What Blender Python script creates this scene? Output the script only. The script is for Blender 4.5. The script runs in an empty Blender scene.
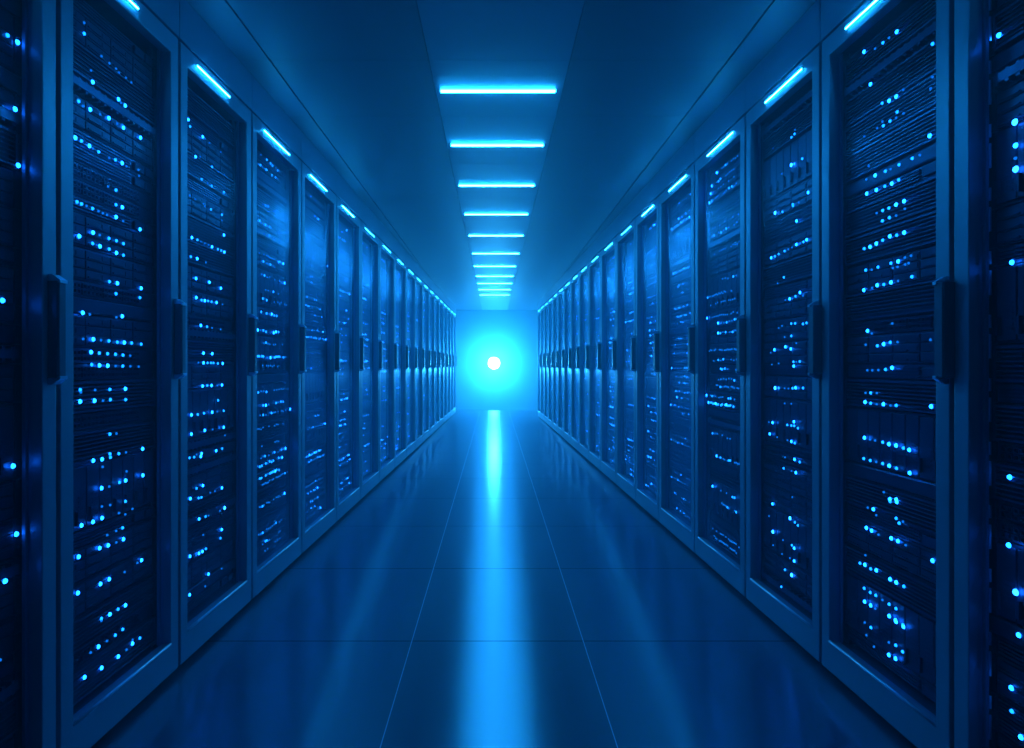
# status lights read off the front racks: millimetres from the near edge of the rack, millimetres above the floor, brightness
LED = {
 'L0': [(455,358,1),(452,535,3),(495,627,3),(479,786,3),(458,1159,3),(495,1473,3),(495,1602,3),(498,1757,3),(471,1758,2)],
 'R0': [(431,201,3),(453,245,2),(451,298,3),(436,422,3),(434,517,4),(451,615,3),(451,766,3),(453,1243,3),(434,1444,4),(434,1468,1),(434,1496,3),(436,1548,4),(478,1762,3)],
 'L1': [(282,174,3),(319,176,1),(212,177,3),(382,181,2),(347,181,3),(146,186,3),(347,192,1),(180,235,1),(211,236,3),(281,236,2),(245,236,1),(314,238,2),(211,308,1),(314,309,3),(246,311,3),(281,311,2),(211,314,2),(316,406,1),(249,409,3),(213,409,3),(376,413,1),(397,414,3),(127,417,3),(279,504,1),(311,504,3),(245,506,3),(210,509,3),(130,511,3),(245,535,1),(283,536,1),(312,537,2),(310,577,1),(343,585,1),(282,588,1),(175,591,3),(211,592,3),(132,593,3),(311,615,2),(244,620,1),(210,624,1),(240,673,1),(209,675,3),(284,676,2),(312,676,3),(394,676,3),(316,702,1),(213,733,1),(248,754,2),(214,754,3),(179,756,3),(396,757,3),(316,758,1),(284,759,2),(246,764,2),(274,818,1),(246,820,2),(315,913,2),(217,916,1),(248,917,2),(184,918,3),(130,919,3),(132,943,1),(314,945,3),(246,946,2),(186,947,1),(130,950,2),(389,1010,1),(349,1011,1),(314,1012,2),(282,1012,1),(249,1013,3),(215,1014,3),(184,1016,2),(348,1043,1),(315,1044,2),(282,1046,2),(248,1047,2),(214,1048,2),(182,1050,3),(395,1079,2),(349,1081,2),(315,1081,3),(284,1081,2),(248,1083,2),(215,1084,1),(146,1084,1),(185,1085,3),(175,1152,1),(284,1153,1),(149,1154,3),(310,1158,3),(284,1221,2),(395,1222,2),(284,1251,3),(395,1251,3),(250,1251,2),(311,1337,2),(280,1338,3),(249,1343,2),(211,1343,3),(182,1345,2),(132,1354,3),(311,1371,2),(280,1373,2),(248,1373,2),(210,1374,1),(184,1375,3),(394,1432,3),(314,1438,1),(244,1439,1),(227,1439,1),(209,1440,1),(186,1441,2),(283,1442,3),(163,1442,1),(144,1442,2),(128,1443,2),(284,1478,2),(312,1478,3),(284,1520,2),(250,1520,1),(389,1595,1),(253,1602,1),(329,1604,1),(210,1604,2),(187,1605,1),(280,1606,2),(174,1607,3),(310,1607,3),(144,1609,2),(122,1609,3),(385,1612,1),(145,1702,1),(173,1705,3),(130,1708,2),(211,1708,1),(311,1711,3),(283,1712,1),(392,1713,3),(248,1713,3),(306,1718,1),(283,1772,1),(313,1777,3),(177,1781,3),(283,1782,3),(170,1809,1),(341,1858,1),(316,1860,1),(285,1860,1),(278,1868,1),(250,1869,1),(217,1872,1),(150,1897,2),(150,1926,1),(207,2017,2),(220,2017,1),(246,2021,2)],
 'R1': [(339,176,1),(275,183,3),(248,186,3),(373,195,1),(275,219,1),(220,219,2),(247,224,2),(353,227,2),(381,230,1),(217,290,3),(246,291,3),(333,292,1),(382,293,3),(354,293,3),(248,294,3),(219,294,2),(274,295,3),(246,328,2),(274,329,2),(302,330,1),(356,331,2),(331,332,2),(384,333,2),(273,401,3),(218,401,2),(248,401,3),(357,402,2),(407,402,2),(384,405,3),(332,406,3),(381,435,1),(119,505,3),(328,513,1),(216,516,1),(359,516,3),(247,518,3),(274,518,3),(383,518,3),(342,567,1),(246,569,2),(221,580,1),(248,582,2),(370,583,1),(345,584,3),(273,624,2),(246,629,3),(274,630,3),(248,635,3),(299,645,1),(193,720,3),(244,724,2),(274,726,3),(356,728,2),(301,728,2),(329,728,1),(386,729,2),(195,783,3),(217,785,2),(275,788,3),(246,788,3),(301,790,2),(334,791,1),(357,791,1),(383,793,3),(330,899,1),(271,899,1),(357,900,2),(301,901,3),(248,901,2),(383,902,3),(119,907,3),(380,930,1),(357,931,2),(329,932,1),(383,999,1),(360,999,1),(333,1000,1),(302,1002,2),(275,1007,3),(333,1072,2),(306,1076,3),(386,1077,1),(278,1080,2),(248,1080,1),(126,1081,1),(364,1110,1),(384,1119,3),(275,1134,1),(395,1245,3),(356,1247,1),(305,1250,2),(246,1252,1),(334,1252,3),(275,1252,3),(193,1256,2),(267,1292,1),(248,1292,1),(218,1294,1),(205,1295,1),(358,1302,1),(330,1305,2),(386,1305,2),(275,1307,2),(246,1307,3),(219,1313,1),(196,1314,1),(387,1371,2),(360,1371,3),(332,1375,3),(304,1379,2),(246,1381,2),(217,1382,3),(274,1384,3),(305,1436,2),(248,1437,1),(276,1438,2),(214,1447,1),(330,1465,1),(304,1466,2),(278,1466,2),(249,1468,3),(217,1469,3),(276,1536,3),(305,1537,2),(342,1537,3),(248,1538,2),(386,1539,3),(280,1579,1),(167,1579,1),(195,1580,2),(246,1580,2),(302,1580,2),(347,1582,3),(387,1582,1),(124,1614,3),(366,1617,1),(301,1712,2),(248,1713,1),(219,1713,1),(273,1714,2),(386,1714,1),(328,1716,1),(305,1726,1),(244,1728,2),(120,1736,1),(114,1763,1),(248,1773,3),(277,1774,3),(220,1779,1),(306,1780,2),(114,1849,2),(358,1860,3),(277,1955,1),(246,1955,3),(303,1955,2),(337,1956,1),(388,1974,3)],
 'L2': [(260,188,1),(152,198,3),(387,210,1),(279,227,3),(190,326,1),(235,326,3),(210,327,3),(260,328,2),(372,335,2),(149,336,3),(382,366,3),(240,386,1),(346,449,1),(384,451,4),(257,453,1),(236,455,2),(190,458,3),(235,526,2),(215,528,2),(328,529,1),(384,530,3),(292,531,1),(152,540,3),(193,568,2),(238,569,3),(228,678,3),(344,682,3),(182,683,2),(392,684,2),(151,685,2),(234,688,3),(198,690,1),(386,737,1),(386,769,3),(147,770,3),(298,770,1),(351,770,1),(240,773,3),(386,834,2),(334,835,1),(190,836,2),(295,836,3),(234,837,2),(148,838,3),(341,878,2),(347,935,1),(384,936,3),(302,937,3),(236,937,3),(270,938,2),(343,1021,2),(382,1021,3),(264,1023,2),(289,1023,2),(308,1023,2),(235,1023,3),(198,1024,1),(300,1058,3),(235,1059,3),(381,1155,1),(314,1157,1),(276,1159,2),(231,1161,3),(228,1254,2),(388,1255,1),(252,1255,3),(276,1256,2),(302,1256,2),(341,1257,3),(192,1259,3),(375,1317,3),(190,1328,3),(286,1328,3),(252,1397,1),(147,1399,2),(191,1400,3),(396,1463,3),(298,1464,3),(343,1464,2),(370,1464,2),(270,1466,1),(243,1466,1),(217,1467,1),(154,1468,3),(191,1468,2),(393,1530,3),(384,1585,1),(298,1607,2),(252,1607,1),(384,1608,2),(243,1613,1),(184,1613,1),(147,1616,1),(295,1695,2),(264,1696,1),(222,1697,2),(392,1699,2),(346,1765,1),(179,1765,3),(298,1768,2),(395,1770,1),(219,1779,1),(374,1852,1),(286,1855,1),(252,1858,1),(237,1859,3),(155,1864,2),(144,1884,3)],
 'R2': [(323,155,2),(268,220,4),(317,223,2),(326,281,1),(238,283,3),(268,284,1),(396,294,1),(238,331,3),(254,337,2),(319,337,1),(399,347,4),(430,402,1),(212,423,2),(233,429,2),(268,435,4),(414,455,3),(262,516,1),(238,613,3),(268,614,1),(326,614,2),(218,656,2),(323,657,1),(254,660,3),(234,724,2),(258,727,3),(286,728,1),(364,730,1),(424,736,3),(212,782,2),(431,783,1),(401,784,3),(288,786,2),(258,787,2),(238,788,2),(240,803,3),(307,867,1),(258,869,1),(393,923,4),(364,924,2),(290,925,1),(319,925,1),(261,927,2),(217,929,1),(240,930,3),(189,931,2),(258,1011,3),(424,1017,1),(364,1021,1),(234,1027,1),(254,1027,2),(211,1028,2),(428,1065,1),(398,1076,3),(273,1076,3),(313,1085,3),(234,1096,1),(319,1123,1),(270,1125,2),(364,1161,1),(189,1165,2),(165,1167,2),(338,1168,1),(242,1171,2),(270,1172,2),(313,1266,1),(282,1267,3),(189,1268,1),(240,1272,2),(209,1282,3),(364,1337,1),(317,1354,2),(424,1449,3),(394,1450,2),(364,1453,2),(319,1456,2),(292,1458,1),(264,1459,1),(206,1463,1),(186,1464,2),(234,1464,3),(165,1467,3),(240,1553,3),(335,1612,2),(258,1615,2),(217,1616,1),(259,1621,2),(393,1623,4),(155,1635,3),(328,1758,1),(183,1766,2),(238,1766,2),(259,1769,4),(261,1874,2),(239,1878,2),(401,1884,1),(237,1893,1)],
}
import bpy, bmesh, math, random
from mathutils import Vector, Matrix
C = bpy.context.scene.collection
R = random.Random(7)

# ------------------------------------------------------------------ place measures (metres)
EYE = 1.015                      # camera height
F = 591.0                        # focal length in pixels of a 1024 px wide frame
DL, TL = 1.079, 0.022            # left row: distance from the axis, slight toe-in
DR, TR = 1.133, -0.0237          # right row
RACK_H = 2.085
CEIL = 2.242
END = 13.2
BACK = -2.6
RECESS = 0.053                   # server faces behind the door face

# ------------------------------------------------------------------ materials
def mat(name, base, rough=0.4, metal=0.0, spec=0.5, bump=None, coat=0.0):
    m = bpy.data.materials.new(name); m.use_nodes = True
    nt = m.node_tree; p = nt.nodes['Principled BSDF']
    p.inputs['Base Color'].default_value = (*base, 1)
    p.inputs['Roughness'].default_value = rough
    p.inputs['Metallic'].default_value = metal
    p.inputs['Specular IOR Level'].default_value = spec
    p.inputs['Coat Weight'].default_value = coat
    if bump:
        (sx, sy, sz), st, rv = bump
        tc = nt.nodes.new('ShaderNodeTexCoord'); mp = nt.nodes.new('ShaderNodeMapping')
        mp.inputs['Scale'].default_value = (sx, sy, sz)
        nz = nt.nodes.new('ShaderNodeTexNoise'); nz.inputs['Scale'].default_value = 1.0
        nz.inputs['Detail'].default_value = 3.0
        bp = nt.nodes.new('ShaderNodeBump'); bp.inputs['Strength'].default_value = st
        bp.inputs['Distance'].default_value = 0.002
        nt.links.new(tc.outputs['Object'], mp.inputs['Vector'])
        nt.links.new(mp.outputs['Vector'], nz.inputs['Vector'])
        nt.links.new(nz.outputs['Fac'], bp.inputs['Height'])
        nt.links.new(bp.outputs['Normal'], p.inputs['Normal'])
        mr = nt.nodes.new('ShaderNodeMapRange')
        mr.inputs['To Min'].default_value = rough - rv; mr.inputs['To Max'].default_value = rough + rv
        nt.links.new(nz.outputs['Fac'], mr.inputs['Value'])
        nt.links.new(mr.outputs['Result'], p.inputs['Roughness'])
    return m

def glow(name, col, strength):
    m = bpy.data.materials.new(name); m.use_nodes = True
    nt = m.node_tree; nt.nodes.clear()
    e = nt.nodes.new('ShaderNodeEmission'); o = nt.nodes.new('ShaderNodeOutputMaterial')
    e.inputs['Color'].default_value = (*col, 1); e.inputs['Strength'].default_value = strength
    nt.links.new(e.outputs[0], o.inputs['Surface'])
    return m

M_DOOR = mat('painted_steel', (.25, .39, .53), .42, .35, .5, ((60, 60, 1.5), .12, .06))
M_CAB = mat('cabinet_steel', (.07, .11, .17), .6, .1)
M_RAIL = mat('rail_steel', (.12, .18, .27), .55, .2)
M_SERVER = mat('server_steel', (.075, .12, .18), .38, .5, .5, ((4, 4, 90), .25, .08))
M_TRAY = mat('drive_tray_plastic', (.07, .11, .17), .35, .3)
M_VENT = mat('vent_steel', (.095, .15, .225), .3, .6)
M_SEAL = mat('seal_strip', (.26, .38, .52), .5, .1)
M_HANDLE = mat('handle_metal', (.09, .14, .21), .4, .4)
M_LIP = mat('polished_lip_highlight', (.62, .82, 1.0), .34, .85)  # bright base colour holds part of the highlight that lips and caps catch
M_BULK = mat('bulkhead_paint', (.20, .32, .46), .45, .2)
M_WALL = mat('wall_paint', (.16, .34, .44), .6)
M_LAMPBODY = mat('lamp_housing', (.35, .45, .55), .4, .5)
BLUE = (.012, .30, 1.0)
M_TUBE = glow('ceiling_tube', (.010, .37, 1.0), 115.0)
M_TUBESIDE = glow('ceiling_tube_side', (.012, .37, 1.0), 34.0)
M_STRIP = glow('door_strip', (.010, .37, 1.0), 120.0)
M_STRIPDIM = glow('door_strip_far', (.010, .37, 1.0), 38.0)
M_END = glow('end_lamp_lens', (.030, .46, 1.0), 430.0)
M_LED = {1: glow('status_light_dim', (.004, .24, 1.0), .9),
         2: glow('status_light', (.005, .23, 1.0), 4.0),
         3: glow('status_light_bright', (.006, .185, 1.0), 11.5),
         4: glow('status_light_strong', (.010, .19, 1.0), 14.0)}

def glass_mat():
    m = bpy.data.materials.new('door_glass'); m.use_nodes = True
    nt = m.node_tree; nt.nodes.clear()
    o = nt.nodes.new('ShaderNodeOutputMaterial'); mx = nt.nodes.new('ShaderNodeMixShader')
    t = nt.nodes.new('ShaderNodeBsdfTransparent'); g = nt.nodes.new('ShaderNodeBsdfGlossy')
    fr = nt.nodes.new('ShaderNodeFresnel'); fr.inputs['IOR'].default_value = 1.07
    t.inputs['Color'].default_value = (.86, .92, 1, 1)
    g.inputs['Roughness'].default_value = .25
    g.inputs['Color'].default_value = (.6, .8, 1, 1)
    ml = nt.nodes.new('ShaderNodeMath'); ml.operation = 'MULTIPLY'; ml.inputs[1].default_value = .35
    nt.links.new(fr.outputs[0], ml.inputs[0]); nt.links.new(ml.outputs[0], mx.inputs[0]); nt.links.new(t.outputs[0], mx.inputs[1])
    nt.links.new(g.outputs[0], mx.inputs[2]); nt.links.new(mx.outputs[0], o.inputs['Surface'])
    return m
M_GLASS = glass_mat()

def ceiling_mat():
    m = mat('ceiling_panel_shaded', (.085, .14, .21), .5, .1)  # same ceiling as the centre, darkened to paint in the light's sideways falloff
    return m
M_CEIL_SHADED = ceiling_mat()
M_CEIL_LIT = mat('ceiling_centre_panel_lit', (.20, .31, .43), .5, .0, .4)  # lighter than the side panels: the glow around the bar lights is painted in
M_JOINT = mat('dark_joint', (.02, .03, .045), .6)

def floor_mat():
    """large polished tiles: dark cross joints, thin bright metal strips along the aisle"""
    m = bpy.data.materials.new('polished_floor_tile'); m.use_nodes = True
    nt = m.node_tree; p = nt.nodes['Principled BSDF']; N = nt.nodes.new; L = nt.links.new
    tc = N('ShaderNodeTexCoord'); sp = N('ShaderNodeSeparateXYZ'); L(tc.outputs['Object'], sp.inputs[0])
    def math_(op, a, b=None):
        n = N('ShaderNodeMath'); n.operation = op
        for i, v in enumerate((a, b)):
            if v is None: continue
            if isinstance(v, (int, float)): n.inputs[i].default_value = v
            else: L(v, n.inputs[i])
        return n.outputs[0]
    def line(coord, off, pitch, half):
        t = math_('DIVIDE', math_('SUBTRACT', coord, off), pitch)
        d = math_('ABSOLUTE', math_('SUBTRACT', math_('FRACT', math_('ADD', t, .5)), .5))
        return math_('LESS_THAN', d, half / pitch)
    lx = math_('MULTIPLY', line(sp.outputs['X'], -.302, .630, .0016), math_('LESS_THAN', math_('ABSOLUTE', sp.outputs['X']), .5))
    ly = line(sp.outputs['Y'], FLOOR_Y0, .775, .0030)
    base = N('ShaderNodeMix'); base.data_type = 'RGBA'
    base.inputs['A'].default_value = (.05, .08, .12, 1); base.inputs['B'].default_value = (.01, .015, .02, 1)
    L(ly, base.inputs['Factor'])
    b2 = N('ShaderNodeMix'); b2.data_type = 'RGBA'; b2.inputs['B'].default_value = (.55, .75, .95, 1)
    L(base.outputs['Result'], b2.inputs['A']); L(lx, b2.inputs['Factor'])
    nt.nodes.remove(p); out = nt.nodes['Material Output']
    dif = N('ShaderNodeBsdfDiffuse'); L(b2.outputs['Result'], dif.inputs['Color'])
    cv = N('ShaderNodeCombineXYZ'); cv.inputs[0].default_value = 1.0
    gl = N('ShaderNodeBsdfAnisotropic'); gl.inputs['Color'].default_value = (.70, .82, 1, 1)
    gl.inputs['Roughness'].default_value = .30; gl.inputs['Anisotropy'].default_value = .82
    L(cv.outputs[0], gl.inputs['Tangent'])
    g2 = N('ShaderNodeBsdfAnisotropic'); g2.inputs['Color'].default_value = (.70, .82, 1, 1)
    g2.inputs['Roughness'].default_value = .20; g2.inputs['Anisotropy'].default_value = .25
    L(cv.outputs[0], g2.inputs['Tangent'])
    mg = N('ShaderNodeMixShader'); mg.inputs[0].default_value = .45; L(gl.outputs[0], mg.inputs[1]); L(g2.outputs[0], mg.inputs[2])
    fr = N('ShaderNodeFresnel'); fr.inputs['IOR'].default_value = 4.6
    fac = math_('MULTIPLY', fr.outputs[0], math_('SUBTRACT', 1.0, math_('MULTIPLY', math_('MAXIMUM', lx, ly), .75)))
    mx = N('ShaderNodeMixShader'); L(fac, mx.inputs[0]); L(dif.outputs[0], mx.inputs[1]); L(mg.outputs[0], mx.inputs[2])
    L(mx.outputs[0], out.inputs['Surface'])
    return m
FLOOR_Y0 = 2.173
M_FLOOR = floor_mat()

# ------------------------------------------------------------------ mesh helpers
def box(bm, x0, x1, y0, y1, z0, z1, bev=0.0):
    vs = [bm.verts.new(c) for c in ((x0,y0,z0),(x1,y0,z0),(x1,y1,z0),(x0,y1,z0),(x0,y0,z1),(x1,y0,z1),(x1,y1,z1),(x0,y1,z1))]
    fs = [bm.faces.new([vs[i] for i in q]) for q in ((3,2,1,0),(4,5,6,7),(0,1,5,4),(1,2,6,5),(2,3,7,6),(3,0,4,7))]
    if bev > 0:
        es = list({e for f in fs for e in f.edges})
        bmesh.ops.bevel(bm, geom=es, offset=bev, segments=2, affect='EDGES', profile=.5)
    return fs

def prism(bm, pts, h0, h1, axis='x'):
    """extrude a closed outline (list of 2-D points) along an axis"""
    def P(a, b, h):
        return {'x': (h, a, b), 'y': (a, h, b), 'z': (a, b, h)}[axis]
    lo = [bm.verts.new(P(a, b, h0)) for a, b in pts]; hi = [bm.verts.new(P(a, b, h1)) for a, b in pts]
    n = len(pts)
    for i in range(n):
        bm.faces.new((lo[i], lo[(i+1) % n], hi[(i+1) % n], hi[i]))
    bm.faces.new(lo[::-1]); bm.faces.new(hi)

def ring(bm, x0, x1, z0, z1, ix0, ix1, iz0, iz1, y0, y1):
    """a rectangular frame as one closed solid"""
    o = ((x0,z0),(x1,z0),(x1,z1),(x0,z1)); i = ((ix0,iz0),(ix1,iz0),(ix1,iz1),(ix0,iz1))
    V = {}
    for nm, pts in (('o', o), ('i', i)):
        for k, (a, b) in enumerate(pts):
            for y, s in ((y0, 'f'), (y1, 'b')):
                V[nm, k, s] = bm.verts.new((a, y, b))
    for k in range(4):
        j = (k+1) % 4
        bm.faces.new((V['o',k,'f'], V['o',j,'f'], V['i',j,'f'], V['i',k,'f']))
        bm.faces.new((V['i',k,'b'], V['i',j,'b'], V['o',j,'b'], V['o',k,'b']))
        bm.faces.new((V['o',k,'b'], V['o',j,'b'], V['o',j,'f'], V['o',k,'f']))
        bm.faces.new((V['i',k,'f'], V['i',j,'f'], V['i',j,'b'], V['i',k,'b']))

def cyl(bm, c, r, h, axis='y', n=20, r2=None):
    r2 = r if r2 is None else r2
    ca = []
    for k, rr in ((0, r), (h, r2)):
        row = []
        for i in range(n):
            a = 2*math.pi*i/n
            u, v = rr*math.cos(a), rr*math.sin(a)
            d = {'y': (u, k, v), 'z': (u, v, k), 'x': (k, u, v)}[axis]
            row.append(bm.verts.new((c[0]+d[0], c[1]+d[1], c[2]+d[2])))
        ca.append(row)
    for i in range(n):
        bm.faces.new((ca[0][i], ca[0][(i+1) % n], ca[1][(i+1) % n], ca[1][i]))
    bm.faces.new(ca[0][::-1]); bm.faces.new(ca[1])

def mesh(name, bm, mats):
    bmesh.ops.recalc_face_normals(bm, faces=bm.faces)
    me = bpy.data.meshes.new(name); bm.to_mesh(me); bm.free()
    for m in (mats if isinstance(mats, (list, tuple)) else [mats]):
        me.materials.append(m)
    return me

def put(name, me, parent=None, loc=(0,0,0)):
    o = bpy.data.objects.new(name, me); C.objects.link(o); o.location = loc
    if parent is not None: o.parent = parent
    return o

def empty(name, loc, rz=0.0):
    o = bpy.data.objects.new(name, None); C.objects.link(o)
    o.empty_display_size = .1; o.location = loc; o.rotation_euler = (0, 0, rz)
    return o

def tag(o, label, cat, group=None):
    o['label'] = label; o['category'] = cat
    if group: o['group'] = group

def structure(name, bm, m):
    o = put(name, mesh(name, bm, m)); o['kind'] = 'structure'
    return o

# ------------------------------------------------------------------ rack server units
U = .0445
SW = .470                                        # server face width; squeezed a little in the narrower racks
FACE = 0.0                                       # local y of server face; +y goes back
def chassis(h, w=SW):
    bm = bmesh.new()
    box(bm, -w/2, w/2, .006, .50, .0015, h-.0015)
    box(bm, -w/2, -w/2+.016, 0, .006, .0015, h-.0015)          # mounting ears
    box(bm, w/2-.016, w/2, 0, .006, .0015, h-.0015)
    for sx in (-1, 1):
        for z in ((.5,) if h < .05 else (.22, .78)):
            cyl(bm, (sx*(w/2-.008), -.002, h*z), .0028, .003, 'y', 8)
    return bm

def unit_meshes(kind):
    """returns (nU, chassis mesh, [(sub-part name, mesh)])"""
    subs = []
    if kind == 'thin':                            # 1U, slotted face
        n = 1; h = U; bm = chassis(h)
        b = bmesh.new()
        for k in range(4):
            box(b, -.21, .10, -.001, .006, .008+k*.0085, .0115+k*.0085)
        subs.append(('vent_grille', mesh('vent_grille', b, M_VENT)))
        b = bmesh.new()
        box(b, .115, .165, -.003, .006, .010, .034, .002); box(b, .172, .212, -.003, .006, .010, .034, .002)
        subs.append(('drive_tray', mesh('drive_tray', b, M_TRAY)))
    elif kind == 'switch':                        # 1U, two rows of sockets
        n = 1; h = U; bm = chassis(h)
        b = bmesh.new()
        for k in range(20):
            x = -.205 + k*.0165 + (k//5)*.006
            for z in (.008, .024):
                ring(b, x, x+.0135, z, z+.0125, x+.002, x+.0115, z+.002, z+.0105, -.001, .006)
        subs.append(('socket_row', mesh('socket_row', b, M_VENT)))
    elif kind == 'drives':                        # 2U, twelve drive trays
        n = 2; h = 2*U; bm = chassis(h)
        for c in range(4):
            b = bmesh.new()
            for r in range(3):
                x = -.213 + c*.107; z = .006 + r*.0262
                box(b, x, x+.103, -.002, .006, z, z+.0238, .0015)
                box(b, x+.006, x+.060, -.006, -.0015, z+.004, z+.0075)
                box(b, x+.066, x+.097, -.0035, -.0015, z+.005, z+.018)
            subs.append(('drive_tray', mesh('drive_tray', b, M_TRAY)))
    elif kind == 'bezel':                         # 2U, ribbed bezel with louvres
        n = 2; h = 2*U; bm = chassis(h)
        b = bmesh.new()
        ring(b, -.214, .214, .004, h-.004, -.208, .208, .010, h-.010, -.010, .006)
        for k in range(6):
            z = .016 + k*.0108
            prism(b, [(-.008, z), (.004, z+.005), (.004, z+.008), (-.008, z+.003)], -.208, .208, 'x')
        subs.append(('bezel', mesh('bezel', b, M_VENT)))
    elif kind == 'blade':                         # 4U chassis of upright blades
        n = 4; h = 4*U; bm = chassis(h)
        for c in range(8):
            b = bmesh.new()
            x = -.212 + c*.0532
            box(b, x, x+.0495, -.004, .006, .008, h-.008, .0015)
            box(b, x+.006, x+.012, -.012, -.003, .020, .060)
            for k in range(6):
                box(b, x+.020, x+.043, -.0055, -.0035, .030+k*.012, .034+k*.012)
            subs.append(('blade', mesh('blade', b, M_TRAY)))
    elif kind == 'blank':                         # 1U filler with a folded edge
        n = 1; h = U; bm = bmesh.new()
        prism(bm, [(0, .002), (.010, .002), (.010, h-.002), (0, h-.002), (-.003, h-.006), (-.003, .006)], -SW/2, SW/2, 'x')
    elif kind == 'cables':                        # 1U cable duct with fingers
        n = 1; h = U; bm = chassis(h)
        b = bmesh.new()
        for k in range(16):
            box(b, -.205+k*.0265, -.196+k*.0265, -.014, .006, .006, h-.006)
        box(b, -.208, .208, -.017, -.013, .012, h-.012)
        subs.append(('cable_duct', mesh('cable_duct', b, M_VENT)))
    return n, mesh('server_unit', bm, M_SERVER), subs
KINDS = {k: unit_meshes(k) for k in ('thin', 'switch', 'drives', 'bezel', 'blade', 'blank', 'cables')}
PROUD = {'thin': -.003, 'switch': -.002, 'drives': -.006, 'bezel': -.010, 'blade': -.012, 'blank': -.003, 'cables': -.017}

def lamp_dot(bm, x, y, z, r, k, round_=True):
    """one small status lamp standing out from a face towards -y"""
    n0 = len(bm.faces); rz = r*1.15
    n = 8 if round_ else 4
    a0 = 0 if round_ else math.pi/4
    p = [[bm.verts.new((x+rr*math.cos(a0+2*math.pi*i/n), yy, z+rr*1.15*math.sin(a0+2*math.pi*i/n))) for i in range(n)]
         for rr, yy in ((r, y), (r*.75, y-.0035))]
    for i in range(n):
        bm.faces.new((p[0][i], p[0][(i+1) % n], p[1][(i+1) % n], p[1][i]))
    bm.faces.new(p[1]); bm.faces.ensure_lookup_table()
    for f in bm.faces[n0:]: f.material_index = k-1
SIZE = {1: .0034, 2: .0043, 3: .0054, 4: .0066}

DOTS = {}
def random_lights(rng, n, side, w):
    """positions in mm-free metres from the near edge; rows that crowd the nearer half, as on these racks"""
    out = []
    h = n*U
    for row in ([.5] if n == 1 else ([.3, .7] if n == 2 else [.2, .45, .8])):
        if rng.random() < (.74 if n > 1 else .6):
            u0 = rng.uniform(.14, .22); u1 = rng.uniform(.36, .53)
            step = rng.choice((.016, .022, .03))
            bright = rng.choice((1, 1, 1, 1, 2))
            u = u0
            while u < u1:
                if rng.random() < .68:
                    out.append((u, h*row + rng.uniform(-.004, .004), max(1, min(4, bright + rng.choice((-1, 0, 0, 0, 1))))))
                u += step
            if rng.random() < .3:
                out.append((u1+rng.uniform(.01, .03), h*row, 3))
    return out

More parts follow.
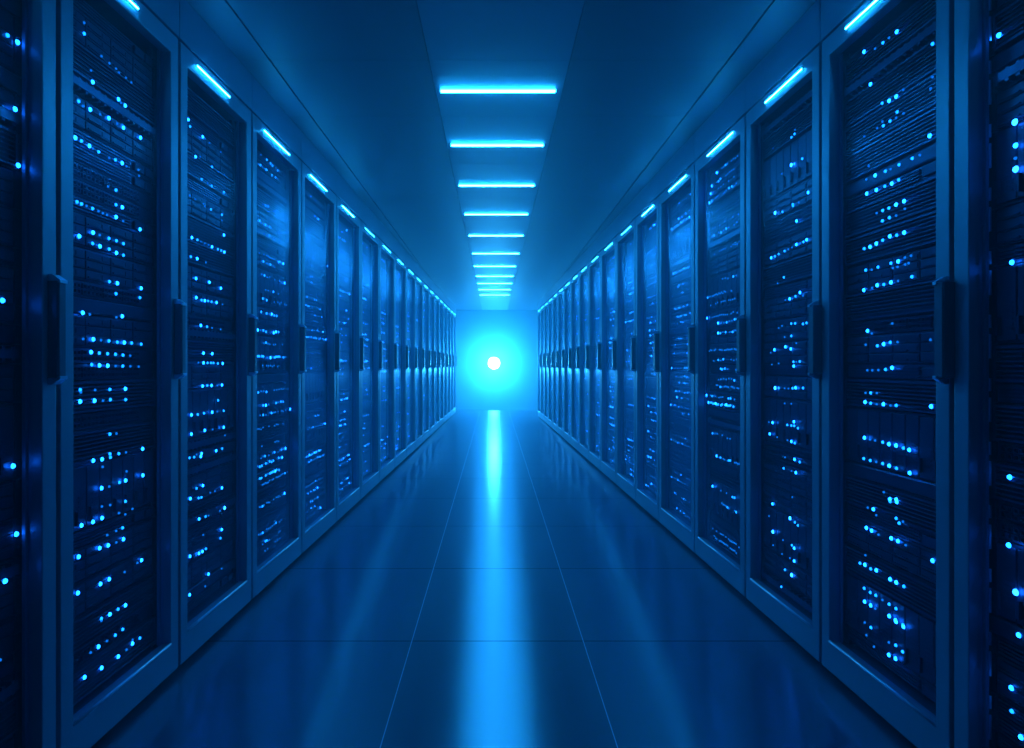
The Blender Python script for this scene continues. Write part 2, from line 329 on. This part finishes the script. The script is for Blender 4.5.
# ------------------------------------------------------------------ one rack
def make_rack(row, idx, s0, s1, near):
    side = 1 if row == 'left' else -1            # +1: near edge at local -x
    w = s1 - s0
    D, T = (DL, TL) if row == 'left' else (DR, TR)
    ym = (s0 + s1)/2
    xm = (-D + T*ym) if row == 'left' else (D + T*ym)
    rz = (math.pi/2 - math.atan(T)) if row == 'left' else (-math.pi/2 - math.atan(T))
    root = empty('server_rack', (xm, ym, 0), rz)
    def X(u): return side*(u - w/2)
    rng = random.Random(100*idx + (1 if side > 0 else 2))
    gap = .007
    # cabinet: open-fronted steel shell standing on a recessed plinth
    bm = bmesh.new()
    a, b = -w/2+gap*.6, w/2-gap*.6
    t = .022
    box(bm, a, a+t, .036, 1.0, .02, RACK_H-.004); box(bm, b-t, b, .036, 1.0, .02, RACK_H-.004)
    box(bm, a+t, b-t, .036, 1.0, .02, .112); box(bm, a+t, b-t, .036, 1.0, RACK_H-.058, RACK_H-.004)
    box(bm, a+t, b-t, .98, 1.0, .112, RACK_H-.058)
    box(bm, a+.02, b-.02, .045, .97, 0, .02)
    put('cabinet', mesh('cabinet', bm, M_CAB), root)
    # two upright mounting rails
    for sx in (-1, 1):
        bm = bmesh.new()
        x0, x1 = (a+t, a+t+.034) if sx < 0 else (b-t-.034, b-t)
        box(bm, x0, x1, RECESS+.006, RECESS+.020, .112, RACK_H-.058)
        put('mounting_rail', mesh('mounting_rail', bm, M_RAIL), root)
    # door: welded ring frame
    bm = bmesh.new()
    st = .0425
    dx0, dx1 = -w/2+gap, w/2-gap
    ring(bm, dx0, dx1, .022, RACK_H, dx0+st, dx1-st, .118, RACK_H-.064, 0, .034)
    es = [e for e in bm.edges]
    bmesh.ops.bevel(bm, geom=es, offset=.0022, segments=2, affect='EDGES', profile=.5)
    door = put('door', mesh('door', bm, M_DOOR), root)
    bm = bmesh.new()
    box(bm, dx0+st-.004, dx1-st+.004, .022, .026, .114, RACK_H-.060)
    put('glass_panel', mesh('glass_panel', bm, M_GLASS), door)
    for sx in (-1, 1):
        bm = bmesh.new()
        xa, xb = sorted((sx*(w/2-gap-st-.007), sx*(w/2-gap-st+.018)))
        box(bm, xa, xb, .0345, .0425, .116, RACK_H-.062)
        put('inner_seal', mesh('inner_seal', bm, M_SEAL), door)
    # folded lip, its highlight put into a bright base colour, along the lower edge of the opening
    bm = bmesh.new()
    prism(bm, [(.0028+.0048*math.cos(a_*math.pi/5), .1178+.0048*math.sin(a_*math.pi/5)) for a_ in range(10)], dx0+st-.001, dx1-st+.001, 'x')
    lip = put('lower_lip', mesh('lower_lip', bm, M_LIP), door)
    for p_ in lip.data.polygons: p_.use_smooth = len(p_.vertices) == 4
    # light strip on the top rail
    ua, ub = w*.19, w*{('left', 1): .573, ('left', 2): .62, ('left', 3): .69, ('right', 1): .74, ('right', 2): .668, ('right', 3): .69}.get((row, idx), .66)
    xa, xb = sorted((X(ua), X(ub)))
    bm = bmesh.new()
    box(bm, xa-.002, xb+.002, -.0030, .0008, RACK_H-.0350, RACK_H-.0272, .0005)
    put('light_channel', mesh('light_channel', bm, M_HANDLE), door)
    bm = bmesh.new()
    prism(bm, [(-.0030, RACK_H-.0338), (-.0052, RACK_H-.0332), (-.0052, RACK_H-.0290), (-.0030, RACK_H-.0284)], xa, xb, 'x')
    put('light_strip', mesh('light_strip', bm, M_STRIP if idx < 6 else M_STRIPDIM), door)
    # handle: long upright grip, with sloping end caps; over the stile next to the gap
    uc, hw, pr = (w-.021, .0135, .026) if side > 0 else (.005, .016, .029)
    g0, g1 = sorted((X(uc-hw), X(uc+hw)))
    bm = bmesh.new()
    z0, z1 = EYE-.030, EYE+.198
    prism(bm, [(g0, -.0005), (g1, -.0005), (g1, -pr+.004), (g1-.004, -pr), (g0+.004, -pr), (g0, -pr+.004)], z0, z1, 'z')
    h = put('handle', mesh('handle', bm, M_HANDLE), door)
    q0, q1 = sorted((X(uc-hw*.9), X(min(uc+hw*.9, w-.008)))) if side > 0 else sorted((X(.0085), X(uc+hw*.9)))
    for zz, sg in ((z1, 1), (z0, -1)):
        bm = bmesh.new()
        prism(bm, [(.0, zz+sg*.016), (-.010, zz+sg*.016), (-pr-.003, zz+sg*.003), (-pr-.003, zz-sg*.004), (.0, zz-sg*.004)], q0, q1, 'x')
        put('handle_cap', mesh('handle_cap', bm, M_LIP), h)  # brighter than the grip: light caught by the slopes is put into the colour
    if idx == 0 and side < 0:
        bm = bmesh.new(); zz = .16
        while zz < 1.98:
            box(bm, X(.489)-.0015, X(.489)+.0015, .030, .034, zz, zz+.056); box(bm, X(.489)-.0015, X(.489)+.0015, .030, .034, zz+.070, zz+.100)
            zz += .145
        put('slotted_strip', mesh('slotted_strip', bm, M_LIP), root)
    # server units stacked from the bottom to the top
    sc = min(1.0, (w - .085)/SW)
    z = .128
    top = RACK_H - .062
    table = LED.get(('L' if side > 0 else 'R') + str(idx))
    last = None
    while z + U <= top:
        left = int((top - z)/U + 1e-6)
        opts = [k for k in ('thin', 'thin', 'thin', 'switch', 'switch', 'drives', 'drives', 'drives', 'bezel', 'bezel', 'blade', 'blank', 'cables') if KINDS[k][0] <= left and not (k == last and k in ('blank', 'cables', 'blade'))]
        kind = rng.choice(opts); last = kind
        n, me, subs = KINDS[kind]
        if not near and n == 1 and left >= 2:
            n, me, subs = KINDS[rng.choice(('drives', 'bezel'))]; kind = 'bezel' if subs[0][0] == 'bezel' else 'drives'
        un = put('server_unit', me, root, (0, RECESS, z)); un.scale = (sc, 1, 1)
        if near:
            for nm, sm in subs:
                put(nm, sm, un)
        pts = []
        if table is not None:
            for (u, hh, k) in table:
                if z <= hh/1000 < z + n*U: pts.append((u/1000, hh/1000 - z, k))
        elif kind != 'blank':
            pts = random_lights(rng, n, side, w)
            pts = [(u*w/.6, hh, k) for u, hh, k in pts]
        if pts and idx < 3:
            for (u, hh, k) in pts:
                if k not in DOTS:
                    bm = bmesh.new(); lamp_dot(bm, 0, 0, 0, SIZE[k], 1)
                    DOTS[k] = mesh('status_light', bm, M_LED[k])
                put('status_light', DOTS[k], un, (X(u)/sc, PROUD[kind]+.0005, hh))
        elif pts:
            bm = bmesh.new()
            for (u, hh, k) in pts:
                lamp_dot(bm, X(u)/sc, (PROUD[kind] if near else .005)+.0005, hh, SIZE[k]*(1 if idx < 3 else 1.2), k, idx < 4)
            put('status_lights', mesh('status_lights', bm, [M_LED[i] for i in (1,2,3,4)]), un)
        z += n*U
    return root

ORD = ['nearest', 'second', 'third', 'fourth', 'fifth', 'sixth', 'seventh', 'eighth', 'ninth', 'tenth', 'eleventh', 'twelfth',
       'thirteenth', 'fourteenth', 'fifteenth', 'sixteenth', 'seventeenth', 'eighteenth', 'nineteenth', 'twentieth', 'twenty-first', 'twenty-second']
SL = [.86, 1.422, 1.948, 2.502, 3.108, 3.742, 4.365, 5.01, 5.69, 6.345, 6.97, 7.59, 8.20, 8.815, 9.43, 10.045, 10.66, 11.275, 11.89, 12.505]
SR = [.86, 1.420, 1.968, 2.526, 3.123, 3.745, 4.312, 4.924, 5.552, 6.166, 6.764, 7.37, 7.98, 8.58, 9.19, 9.80, 10.41, 11.02, 11.63]
for row, S in (('left', SL), ('right', SR)):
    n = len(S) - 1
    for i in range(n):
        r = make_rack(row, i, S[i], S[i+1], i < 5)
        if i == 0:
            lab = 'dark glass-door server rack at the %s edge of the picture, mostly cut off' % row
        elif i == 1:
            lab = 'largest fully visible server rack in the %s row, blue status lights in many rows' % row
        elif i == n-1:
            lab = 'last server rack of the %s row, against the glowing end of the aisle' % row
        else:
            lab = 'glass-door server rack, %s from the camera in the %s row' % (ORD[i], row)
        tag(r, lab, 'server rack', 'server racks along the %s side of the aisle' % row)

# ------------------------------------------------------------------ the room
def slab(name, x0, x1, y0, y1, z0, z1, m):
    bm = bmesh.new(); box(bm, x0, x1, y0, y1, z0, z1); return structure(name, bm, m)
WX = 2.25
slab('floor', -WX, WX, BACK, END, -.12, 0, M_FLOOR)
slab('wall_left', -WX-.12, -WX, BACK, END, -.12, CEIL+.12, M_WALL)
slab('wall_right', WX, WX+.12, BACK, END, -.12, CEIL+.12, M_WALL)
slab('wall_end', -WX-.12, WX+.12, END, END+.12, -.12, CEIL+.12, M_WALL)
slab('wall_back', -WX-.12, WX+.12, BACK-.12, BACK, -.12, CEIL+.12, M_WALL)

# ceiling: lines of panels with narrow open joints over a dark void
LIGHT_Y = [F*1.227/v for v in (275.5, 221, 180.5, 151.5, 130, 112, 99.3, 89.3, 82, 75.7, 70.4)]
bm = bmesh.new()
box(bm, -WX, WX, BACK, END, CEIL+.012, CEIL+.12)
structure('ceiling', bm, M_JOINT)
g = .0013
cuts = [BACK, -1.3, -.45, .35, 1.12, 1.83] + [y - .07 for y in LIGHT_Y if True][0:0]
ys = [BACK, -1.24, -.47, .30, 1.07, 1.80, 2.38] + [ (LIGHT_Y[i]+LIGHT_Y[i+1])/2 - .04 for i in range(10)] + [10.9, 11.7, 12.2, END]
ys = sorted(set(ys + [2.51]))
for nm, x0, x1, m in (('ceiling_panels_left', -1.9, -.905, M_CEIL_SHADED), ('ceiling_panels_left_inner', -.90, -.262, M_CEIL_SHADED),
                      ('ceiling_panels_centre', -.262, .306, M_CEIL_LIT), ('ceiling_panels_right_inner', .306, .94, M_CEIL_SHADED),
                      ('ceiling_panels_right', .945, 1.95, M_CEIL_SHADED)):
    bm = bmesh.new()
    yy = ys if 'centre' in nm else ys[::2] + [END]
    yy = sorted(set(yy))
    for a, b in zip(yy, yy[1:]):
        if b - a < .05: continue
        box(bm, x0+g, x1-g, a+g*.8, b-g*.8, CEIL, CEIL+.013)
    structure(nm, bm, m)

# bulkhead panels closing the gap between rack tops and ceiling
for row, S, D, T, sg in (('left', SL, DL, TL, -1), ('right', SR, DR, TR, 1)):
    bm = bmesh.new()
    for a, b in zip(S, S[1:]):
        a += .002; b -= .002
        xa = sg*D + T*a; xb = sg*D + T*b
        q = [(xa, a), (xb, b), (xb + sg*.02, b), (xa + sg*.02, a)]
        prism(bm, q, RACK_H+.009, CEIL-.0005, 'z')
    # solid backing behind the joints
    a, b = S[0], S[-1]
    q = [(sg*(D+.012)+T*a, a), (sg*(D+.012)+T*b, b), (sg*(D+.04)+T*b, b), (sg*(D+.04)+T*a, a)]
    structure('trim_'+row, bm, M_BULK)
    bm = bmesh.new(); prism(bm, [(x + sg*.012, y) for x, y in q], RACK_H+.009, CEIL-.001, 'z')
    structure('trim_backing_'+row, bm, M_JOINT)

# ------------------------------------------------------------------ ceiling lights
LW = .512
bmh = bmesh.new(); box(bmh, -LW/2-.006, LW/2+.006, -.006, .006, -.004, 0)
for sx in (-1, 1): box(bmh, sx*(LW/2+.004)-.003, sx*(LW/2+.004)+.003, -.0105, .0105, -.0125, -.0005, .001)
HOUS = mesh('light_housing', bmh, M_LAMPBODY)
bmt = bmesh.new(); prism(bmt, [(-.0095, -.0015), (-.0095, -.0075), (-.0075, -.011), (.0075, -.011), (.0095, -.0075), (.0095, -.0015)], -LW/2+.001, LW/2-.001, 'x')
TUBE = mesh('light_tube', bmt, [M_TUBE, M_TUBESIDE])
for p in TUBE.polygons:
    p.material_index = 0 if p.normal.z < -.3 else 1
for i, y in enumerate(LIGHT_Y):
    x = .018 if i < 6 else .010
    e = empty('ceiling_light', (x, y, CEIL))
    put('housing', HOUS, e); put('light_tube', TUBE, e)
    if i == 0: lab = 'largest glowing bar light across the ceiling, nearest the camera'
    elif i == 10: lab = 'farthest and smallest glowing bar light on the ceiling'
    else: lab = 'glowing bar light across the ceiling, %s from the camera' % ORD[i]
    tag(e, lab, 'ceiling light', 'bar lights across the ceiling')

# ------------------------------------------------------------------ bright lamp at the end of the aisle
lx, lz = 0.0, EYE+.04
e = empty('end_lamp', (lx, END, lz))
bm = bmesh.new(); cyl(bm, (0, -.012, 0), .10, .012, 'y', 32); put('back_plate', mesh('back_plate', bm, M_LAMPBODY), e)
bm = bmesh.new(); cyl(bm, (0, -.37, 0), .022, .36, 'y', 20); put('stem', mesh('stem', bm, M_LAMPBODY), e)
bm = bmesh.new(); bmesh.ops.create_uvsphere(bm, u_segments=32, v_segments=16, radius=.125)
for v in bm.verts: v.co.y -= .45
me = mesh('globe', bm, M_END)
for p in me.polygons: p.use_smooth = True
put('globe', me, e)
tag(e, 'brilliant white-blue round lamp glowing at the far end of the aisle', 'lamp')

# ------------------------------------------------------------------ haze in the air
w = bpy.data.worlds.new('room_air'); bpy.context.scene.world = w; w.use_nodes = True
nt = w.node_tree; nt.nodes.clear()
wo = nt.nodes.new('ShaderNodeOutputWorld'); bg = nt.nodes.new('ShaderNodeBackground')
bg.inputs['Color'].default_value = (0, 0, 0, 1); bg.inputs['Strength'].default_value = 0
nt.links.new(bg.outputs[0], wo.inputs['Surface'])
vs = nt.nodes.new('ShaderNodeVolumeScatter')
vs.inputs['Color'].default_value = (.25, .88, 1, 1); vs.inputs['Density'].default_value = .042
vs.inputs['Anisotropy'].default_value = .55
nt.links.new(vs.outputs[0], wo.inputs['Volume'])

# ------------------------------------------------------------------ camera and view
cam = bpy.data.cameras.new('camera'); co = bpy.data.objects.new('camera', cam); C.objects.link(co)
co.location = (0, 0, EYE); co.rotation_euler = (math.pi/2, 0, 0)
cam.sensor_width = 36; cam.lens = F/1024*36
cam.shift_x = 18/1024; cam.shift_y = -9/1024; cam.clip_start = .05
sc = bpy.context.scene; sc.camera = co
sc.view_settings.view_transform = 'Standard'; sc.view_settings.look = 'None'
sc.view_settings.gamma = 1; sc.view_settings.use_curve_mapping = False
sc.view_settings.exposure = 0.12
sc.cycles.use_denoising = True
sc.cycles.max_bounces = 8; sc.cycles.diffuse_bounces = 4; sc.cycles.glossy_bounces = 4
sc.cycles.transparent_max_bounces = 12; sc.cycles.volume_bounces = 1
sc.cycles.sample_clamp_indirect = 6.0
sc.cycles.use_light_tree = True
